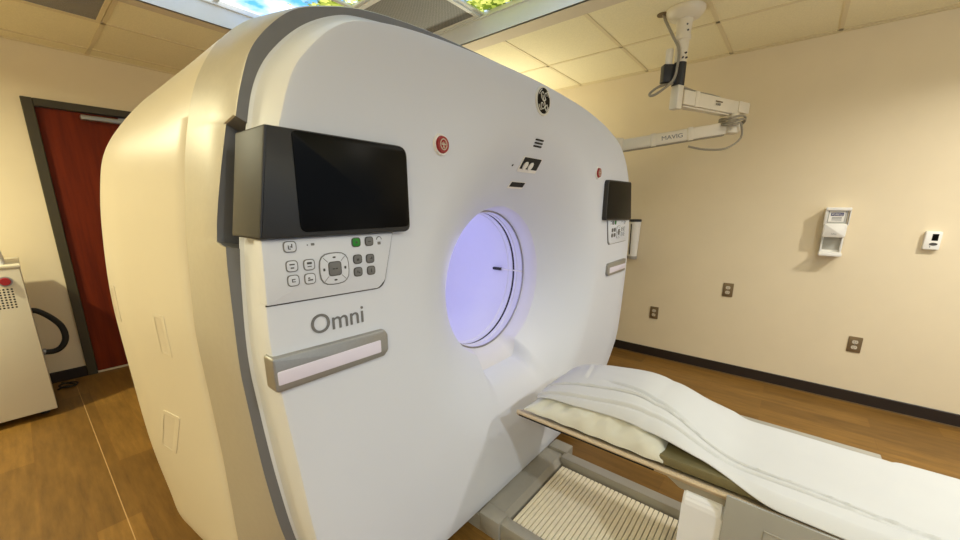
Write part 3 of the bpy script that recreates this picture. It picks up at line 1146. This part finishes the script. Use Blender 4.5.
for j in range(nv):
    bm.faces.new((topv[j][0], topv[j + 1][0], botv[j + 1][0], botv[j][0]))
    bm.faces.new((topv[j][nu], botv[j][nu], botv[j + 1][nu], topv[j + 1][nu]))
for i in range(nu):
    bm.faces.new((topv[0][i], botv[0][i], botv[0][i + 1], topv[0][i + 1]))
    bm.faces.new((topv[nv][i], topv[nv][i + 1], botv[nv][i + 1], botv[nv][i]))
pil = rebase(build('pillow', bm, M['case'], None, True, 80))
tag(pil, 'wrinkled cream pillow at the head of the table, half under the sheet', 'pillow')


# sheet drawn over pillow and mattress
def groove(d, w=.0037, h=.0065):
    return -h * math.exp(-(d / w) ** 2) + h * .8 * math.exp(-((d - 1.6 * w) / (1.3 * w)) ** 2)


SX0, SX1 = 1.284, 1.785
bm = bmesh.new()
nx, ny = 150, 230
gridv = []
for j in range(ny + 1):
    y = .745 - (.745 + 1.85) * (j / ny) ** 1.25
    row = []
    for i in range(nx + 1):
        u = i / nx
        xa = SX0 - .048 * (1 - smooth(-.09, .13, y)) + .012 * smooth(.55, .78, y)
        xb = 1.728 - .014 * (1 - smooth(.0, .2, y)) + .006 * (1 - smooth(-.38, -.34, y)) - .022 * (1 - smooth(.03, .09, y)) * smooth(-.38, -.34, y) - .02 * smooth(.5, .8, y)
        x = xa + (xb - xa) * u
        bedz = .5895
        # tent from the pillow down to the mattress
        zt = pil_top(min(max(x, PX - PWX * .93), PX + PWX * .96), max(min(y, PY + PWY * .93), PY - PWY * .90)) + .011
        k = 1 - smooth(-.02, PY - PWY * .72, y)
        yy_ = max(y, -.1)
        if y > PY - PWY * .72:
            z = zt
        else:
            zz = pil_top(min(max(x, PX - PWX * .93), PX + PWX * .96), PY - PWY * .72) + .011
            z = bedz + (zz - bedz) * (1 - k) ** 1.3
        z = max(z, bedz)
        # the near hem hangs over the edge of the mattress further down the table
        dn = smooth(.10, -.12, y) if False else 1 - smooth(-.12, .10, y)
        e = max(0, (.040 - (x - xa)) / .040)
        z -= (1 - smooth(-.09, .10, y)) * .030 * e ** 1.3
        ef = max(0, (.020 - (xb - x)) / .020)
        z -= (1 - smooth(-.40, -.34, y)) * .035 * ef ** 1.5
        # folds running down its length
        f1 = .075 + .035 * math.sin(2.2 * y + .6) + .02 * (y < -.2) * 0 + .030 * smooth(.35, -.6, y)
        d1 = (x - SX0) - (.085 + .018 * math.sin(4.0 * y) - .03 * (1 - smooth(-.9, .3, y)))
        d2 = (x - SX0) - (.040 + .012 * math.sin(5.2 * y + 1.0) + .012 * (1 - smooth(-.5, .2, y)))
        d3 = (x - SX0) - (.175 - .15 * (.62 - y))
        z += groove(d1) * smooth(-1.4, -.9, y) * 1.25
        z += groove(d2, .005) * (1 - .6 * smooth(-.2, -.6, y)) * 1.0
        z += groove(d3, .006) * smooth(.1, .3, y) * (1 - smooth(.45, .52, y)) * 1.4
        # cross fold near the head and soft ripples
        z += groove((y - .60) - .22 * (x - 1.5), .010, .004) * smooth(1.42, 1.48, x) * (1 - smooth(1.60, 1.68, x))
        z += .0022 * math.sin(17 * x + 5 * y) * math.sin(9 * y - 4 * x) + .0012 * math.sin(41 * x - 13 * y)
        row.append(bm.verts.new((x, y, z)))
    gridv.append(row)
for j in range(ny):
    for i in range(nx):
        bm.faces.new((gridv[j][i], gridv[j + 1][i], gridv[j + 1][i + 1], gridv[j][i + 1]))
sh = build('bed_sheet', bm, M['sheet'], None, True, 80)
md = sh.modifiers.new('thick', 'SOLIDIFY')
md.thickness = .0035
md.offset = 1
rebase(sh)
tag(sh, 'white creased sheet spread over the pillow and along the table', 'sheet')

# ------------------------------------------------------------------ ceiling boom with two arms
BX, BY = 2.76, .685
boom = thing('ceiling_boom', 'cream jointed support arm hanging from the ceiling by the right wall', 'support arm', (BX, BY, ZC))
build('ceiling_mount', lathe(bmesh.new(), [(.106, ZC - .001), (.106, ZC - .012), (.100, ZC - .025), (.082, ZC - .045), (.055, ZC - .053), (.05, ZC - .056)], BX, BY, 40), M['boom'], boom)
bm = lathe(bmesh.new(), [(.047, ZC - .05), (.044, ZC - .07), (.038, 2.415), (.044, 2.412), (.044, 2.39), (.037, 2.385), (.034, 2.262)], BX, BY, 32)
build('column', bm, M['boom'], boom)
build('column_sleeve', lathe(bmesh.new(), [(.036, 2.265), (.036, 2.14)], BX, BY, 32), M['housing'], boom)
for (a, z) in ((-2.3, 2.43), (-2.5, 2.46), (-2.0, 2.285), (-2.6, 2.285), (-2.2, 2.31)):
    build('bolt', cyl(bmesh.new(), (BX + .03 * math.cos(a), BY + .03 * math.sin(a), z), (BX + .044 * math.cos(a), BY + .044 * math.sin(a), z), .005, .005, 10), M['dgrey'], boom)
# clamp block with the short tube beside the column
d1 = Vector((-.62, .78, 0)).normalized()
q = Vector((BX, BY, 0)) + d1 * .07
bm = bmesh.new()
beam(bm, (BX + d1.x * .02, BY + d1.y * .02, 2.205), (BX + d1.x * .105, BY + d1.y * .105, 2.205), .05, .10, .006)
build('clamp_block', bm, M['housing'], boom)
build('short_tube', lathe(bmesh.new(), [(.021, 2.255), (.021, 2.335), (.018, 2.34)], q.x, q.y, 20), M['boom'], boom)
# pivot box and upper arm
A0, A1 = Vector((BX, BY, 2.075)), Vector((3.30, .43, 2.065))
bm = bmesh.new()
da = (A1 - A0).normalized()
beam(bm, A0 - da * .025 + Vector((0, 0, -.003)), A0 + da * .025 + Vector((0, 0, -.003)), .058, .138, .008)
build('pivot_box', bm, M['boom'], boom)
bm = bmesh.new()
beam(bm, A0 + da * .03, A1, .07, .084, .006)
beam(bm, A0 + da * .13, A0 + da * .165, .079, .092, .003)
beam(bm, A0 + da * .04 - Vector((0, 0, .05)), A0 + da * .5 - Vector((0, 0, .048)), .05, .01, .002)
build('upper_arm', bm, M['boom'], boom)
bm = bmesh.new()
sd = Vector((da.y, -da.x, 0))
if sd.x > 0:
    sd = -sd
lc = A0 + da * .36 + sd * .0385
beam(bm, lc + Vector((0, 0, .012)) - da * .035, lc + Vector((0, 0, .012)) + da * .035, .002, .007, 0, 0)
text_bm(bm, '150', .045, .014, lc - da * .03 + Vector((0, 0, -.012)), da, (0, 0, 1), .001, 1)
build('rating_label', bm, [M['plate'], M['dgrey']], boom, False)
build('arm_end_plate', beam(bmesh.new(), A1 - da * .03 + Vector((0, 0, .008)), A1 + da * .085 + Vector((0, 0, .008)), .085, .07, .004), M['boom'], boom)
# elbow and the lower arm with its lettering
B0, B1 = Vector((3.26, .43, 1.945)), Vector((2.94, 1.10, 1.845))
build('elbow_joint', lathe(bmesh.new(), [(.034, 1.90), (.04, 1.905), (.04, 1.96), (.03, 1.965), (.03, 2.03)], 3.245, .43, 28), M['boom'], boom)
db = (B1 - B0).normalized()
bm = bmesh.new()
beam(bm, B0 - db * .04, B1, .06, .078, .008)
for k in (.25, .49):
    beam(bm, B0 + db * k, B0 + db * (k + .035), .068, .088, .003)
build('spring_arm', bm, M['boom'], boom)
build('arm_underside', beam(bmesh.new(), B0 + db * .05 - Vector((0, 0, .042)), B1 - Vector((0, 0, .042)), .045, .008), M['cable'], boom)
bm = bmesh.new()
up_ = Vector((0, 0, 1)) - db * db.z
sb = Vector((-abs(db.y), -abs(db.x), 0)).normalized()
lt = B0 + db * .452 + sb * .0305
text_bm(bm, 'MAVIG', .135, .028, lt - up_ * .014, -db, up_, .001)
build('lettering', bm, M['grey'], boom, False)
bm = bmesh.new()
lathe(bm, [(.035, 1.79), (.045, 1.795), (.045, 1.895), (.035, 1.90)], B1.x, B1.y, 24)
cyl(bm, (B1.x, B1.y, 1.79), (B1.x, B1.y, 1.69), .014)
build('arm_spindle', bm, M['boom'], boom)
# cables
bm = bmesh.new()
tube(bm, catmull([(2.735, .805, ZC), (2.73, .78, 2.50), (2.715, .725, 2.40), (2.715, .69, 2.33), (2.705, .685, 2.24), (2.70, .70, 2.16), (2.68, .77, 2.10), (2.67, .81, 2.085), (2.68, .82, 2.105), (2.70, .77, 2.14), (2.74, .70, 2.15), (2.80, .66, 2.135), (2.95, .60, 2.125), (3.12, .52, 2.12), (3.24, .45, 2.08), (3.27, .41, 1.98)], 8), .008, 8)
build('cable', bm, M['cable'], boom)
bm = bmesh.new()
lp = []
for k in range(46):
    a = 2 * PI * k / 17
    lp.append((3.255 + .075 * math.cos(a), .435 + .075 * math.sin(a), 2.005 - .0011 * k + .012 * math.sin(k * .7)))
lp += [(3.25, .37, 1.87), (3.18, .44, 1.80), (3.14, .56, 1.80), (3.11, .66, 1.825)]
tube(bm, catmull(lp, 4), .007, 6)
build('cable_loop', bm, M['cable'], boom)
cap = rebase(build('ceiling_cable_port', lathe(bmesh.new(), [(.032, ZC - .001), (.032, ZC - .006), (.022, ZC - .007)], 2.735, .808, 20), M['plate']))
tag(cap, 'small dark cable port in ceiling tile beside the boom mount', 'cable port')


# ------------------------------------------------------------------ things on the right wall
def on_wall(pts, d0, d1, mi=0, bev=0.0, bm=None):
    """Polygon in (y, z) standing off the right wall from d0 to d1."""
    bm = bm if bm is not None else bmesh.new()
    return prism(bm, pts, 0, 1, mi, 0, lambda a, t, z: (XR - d1 + (d1 - d0) * t, a, z)) if not bev else prism(bm, pts, XR - d1, XR - d0, mi, bev, lambda a, t, z: (t, a, z))


def wrect(y0, y1, z0, z1, r=.005):
    return rounded([(y0, z0), (y1, z0), (y1, z1), (y0, z1)], r, 4)


def outlet(yc, zc, label):
    t = thing('wall_outlet', label, 'outlet', (XR, yc, zc - .057), 'bronze wall outlets')
    build('cover_plate', on_wall(wrect(yc - .037, yc + .037, zc - .058, zc + .058, .006), 0, .006, 0, .002), M['plate'], t)
    for dz in (-.02, .02):
        bm = bmesh.new()
        on_wall([(yc + .0165 * math.cos(2 * PI * k / 24), zc + dz + max(-.0125, min(.0125, .0165 * math.sin(2 * PI * k / 24)))) for k in range(24)], .004, .009, 0, 0, bm)
        for dy in (-.006, .006):
            on_wall(wrect(yc + dy - .001, yc + dy + .001, zc + dz - .003, zc + dz + .006, 0), .0085, .0095, 1, 0, bm)
        on_wall(wrect(yc - .002, yc + .002, zc + dz - .009, zc + dz - .005, .001), .0085, .0095, 1, 0, bm)
        build('socket', bm, [M['ivory'], M['rubber']], t)
    build('plate_screw', cyl(bmesh.new(), (XR - .005, yc, zc), (XR - .0075, yc, zc), .0035, .003, 12), M['chrome'], t)
    return t


outlet(.913, .433, 'bronze outlet low on the right wall, closest to the scanner')
outlet(.355, .732, 'bronze outlet set higher than the others on the right wall')
outlet(-.462, .441, 'bronze outlet low on the wall below the sanitizer dispenser')

t = thing('sanitizer_dispenser', 'white hand sanitizer dispenser with clear refill window on the wall', 'dispenser', (XR, -.225, 1.07))
yc = -.222
build('back_plate', on_wall(wrect(yc - .058, yc + .058, 1.075, 1.40, .012), 0, .018, 0, .004), M['white'], t)
build('refill', on_wall(wrect(yc - .050, yc + .050, 1.29, 1.392, .006), .018, .075, 0, .004), M['clear'], t)
bm = on_wall(wrect(yc - .066, yc + .066, 1.388, 1.410, .008), .0, .092, 0, .005)
on_wall(wrect(yc + .05, yc + .066, 1.29, 1.392, .002), .018, .085, 0, .003, bm)
on_wall(wrect(yc - .066, yc - .060, 1.29, 1.392, .002), .018, .085, 0, .002, bm)
build('hood', bm, M['white'], t)
bm = bmesh.new()
on_wall(wrect(yc - .036, yc + .044, 1.312, 1.384, .002), .074, .0765, 0, 0, bm)
on_wall(wrect(yc - .030, yc + .035, 1.352, 1.374, .002), .076, .0775, 1, 0, bm)
text_bm(bm, 'PURELL', .056, .014, (XR - .0775, yc + .030, 1.356), (0, -1, 0), (0, 0, 1), .0008, 0, .15)
for k in range(3):
    on_wall(wrect(yc - .024, yc + .028, 1.322 + k * .009, 1.326 + k * .009, 0), .076, .0772, 2, 0, bm)
build('refill_label', bm, [M['white'], M['blueink'], M['grey']], t)
build('front_cover', on_wall(wrect(yc - .060, yc + .062, 1.205, 1.300, .014), .018, .098, 0, .012), M['white'], t)
bm = text_bm(bmesh.new(), 'PURELL', .030, .007, (XR - .0982, yc + .015, 1.225), (0, -1, 0), (0, 0, 1), .0006)
build('cover_print', bm, M['grey'], t, False)
build('sensor_recess', on_wall(wrect(yc - .045, yc + .045, 1.115, 1.212, .004), .018, .022, 0, 0), M['clear'], t)
for y0_ in (yc - .058, yc + .048):
    build('side_arm', on_wall(wrect(y0_, y0_ + .010, 1.095, 1.22, .002), .0, .05, 0, .002), M['white'], t)
build('drip_tray', on_wall(wrect(yc - .062, yc + .062, 1.072, 1.100, .010), .0, .098, 0, .006), M['white'], t)

t = thing('wall_thermostat', 'small white thermostat with dark display, rightmost on the right wall', 'thermostat', (XR, -.695, 1.147))
build('case', on_wall(wrect(-.730, -.658, 1.147, 1.262, .008), 0, .030, 0, .006), M['white'], t)
build('screen', on_wall(wrect(-.715, -.688, 1.205, 1.247, .002), .029, .0315, 0, 0), M['black'], t)
build('button', on_wall([(-.700 + .018 * math.cos(2 * PI * k / 20), 1.183 + .009 * math.sin(2 * PI * k / 20)) for k in range(20)], .029, .032, 0, 0), M['dgrey'], t)
bm = on_wall([(-.688 + .003 * math.cos(2 * PI * k / 10), 1.165 + .003 * math.sin(2 * PI * k / 10)) for k in range(10)], .029, .0308, 0, 0)
build('indicator_lamp', bm, M['rubber'], t)

# white canister in a wall bracket, showing past the scanner's edge
t = thing('wipes_canister', 'white tapered canister with dark rim on the wall behind scanner', 'canister', (3.66, 1.14, .93))
build('body', lathe(bmesh.new(), [(.036, .952), (.040, .956), (.052, 1.282)], 3.66, 1.145, 32), M['white'], t)
build('rim', lathe(bmesh.new(), [(.053, 1.279), (.055, 1.283), (.055, 1.297), (.051, 1.301)], 3.66, 1.145, 32), M['housing'], t)
build('wall_bracket', box(bmesh.new(), (XR - .025, 1.12, .95), (XR, 1.17, 1.25), .003), M['tray'], t)
build('base_cup', lathe(bmesh.new(), [(.038, .934), (.043, .938), (.044, .96), (.040, .962)], 3.66, 1.145, 24), M['tray'], t)
build('stripe', beam(bmesh.new(), (3.617, 1.158, .98), (3.607, 1.160, 1.26), .008, .002), M['rubber'], t)

# ------------------------------------------------------------------ cabinet by the door
t = thing('equipment_cabinet', 'cream metal equipment cabinet with red button and vent holes by the door', 'cabinet', (-.29, 4.0, 0))
CYF = 3.73
build('cabinet_body', box(bmesh.new(), (-.56, CYF, .05), (-.021, 4.33, 1.022), .006), M['cover'], t)
build('cabinet_top', box(bmesh.new(), (-.564, CYF - .004, 1.022), (-.016, 4.336, 1.042), .005), M['cover'], t)
for x in (-.50, -.08):
    for y in (3.85, 4.27):
        build('foot', cyl(bmesh.new(), (x, y, 0), (x, y, .052), .022, .018, 16), M['rubber'], t)
bm = cyl(bmesh.new(), (-.092, CYF, .945), (-.092, CYF - .008, .945), .031, .03, 28, 1)
cyl(bm, (-.092, CYF - .007, .945), (-.092, CYF - .022, .945), .025, .021, 28, 0)
build('stop_button', bm, [M['red'], M['chrome']], t)
bm = bmesh.new()
for i in range(9):
    for j in range(8):
        x, z = -.075 - .0165 * i, .895 - .0165 * j
        cyl(bm, (x, CYF + .002, z), (x, CYF - .0008, z), .0052, .0052, 10)
o = build('vent_holes', bm, M['rubber'], t)
bm = tube(bmesh.new(), catmull([(-.04, 4.12, .675), (.0, 4.12, .668), (.055, 4.12, .61), (.098, 4.12, .53), (.105, 4.12, .44), (.075, 4.12, .375), (.03, 4.12, .352), (-.03, 4.12, .362)], 8), .019, 12)
build('hose', bm, M['rubber'], t)
build('hose_collar', cyl(bmesh.new(), (-.022, 4.12, .361), (-.008, 4.12, .358), .026, .024, 16), M['chrome'], t)
bm = bmesh.new()
loft(bm, [[(x, y, z) for x, y in rounded([(-.40 + i_, 3.80 + i_), (-.078 - i_, 3.80 + i_), (-.078 - i_, 4.16 - i_), (-.40 + i_, 4.16 - i_)], .02, 4)] for i_, z in ((0, 1.0425), (.006, 1.10), (.012, 1.155), (.02, 1.165))], True, 0, True, True)
o = rebase(build('storage_case', bm, M['white']))
tag(o, 'white plastic case on top of the cream cabinet by the door', 'case')
# little coil of cord on the floor behind the cabinet
bm = tube(bmesh.new(), catmull([(.0, 4.25, .008), (.04, 4.28, .012), (.09, 4.24, .012), (.11, 4.30, .016), (.06, 4.36, .012), (.01, 4.34, .008), (.04, 4.25, .012), (.10, 4.27, .01), (.03, 4.40, .008)], 8), .006, 6)
o = rebase(build('power_cord', bm, M['rubber']))
tag(o, 'dark power cord lying on the floor behind the cabinet', 'cord')

# ceiling downlights (those behind and left of the camera are added fill)
where = ['above the scanner table', 'near the front right corner', 'behind the camera, added as fill', 'left of the scanner', 'left of the camera, added as fill', 'above the left aisle']
for (x, y, w, c), wh in zip(DOWNLIGHTS, where):
    t = thing('downlight', 'round recessed ceiling downlight ' + wh, 'ceiling light', (x, y, ZC), 'recessed ceiling downlights')
    bm = bmesh.new()
    tube(bm, [(x + .09 * math.cos(2 * PI * k / 32), y + .09 * math.sin(2 * PI * k / 32), ZC - .003) for k in range(32)], .008, 6, 0, True)
    build('trim_ring', bm, M['white'], t)
    build('diffuser', cyl(bmesh.new(), (x, y, ZC), (x, y, ZC - .004), .085, .085, 32), M['lamp'], t)

for (x, y, w, c), wh in zip(FILL_UPLIGHTS, ('behind the camera, added as fill', 'behind the scanner', 'by the left wall')):  # bodies for the added fill uplighters
    t = thing('added_uplighter', 'unseen fill uplighter added ' + wh, 'floor lamp', (x, y, 0), 'added fill uplighters')
    build('base', lathe(bmesh.new(), [(.14, 0), (.14, .02), (.03, .035)], x, y, 32), M['housing'], t)
    build('pole', cyl(bmesh.new(), (x, y, .03), (x, y, 1.48), .014), M['chrome'], t)
    build('shade', loft(bmesh.new(), [[(x + r * math.cos(2 * PI * k / 32), y + r * math.sin(2 * PI * k / 32), z) for k in range(32)] for r, z in ((.03, 1.47), (.10, 1.50), (.18, 1.59), (.175, 1.59), (.09, 1.505), (.02, 1.48))], True), M['housing'], t)
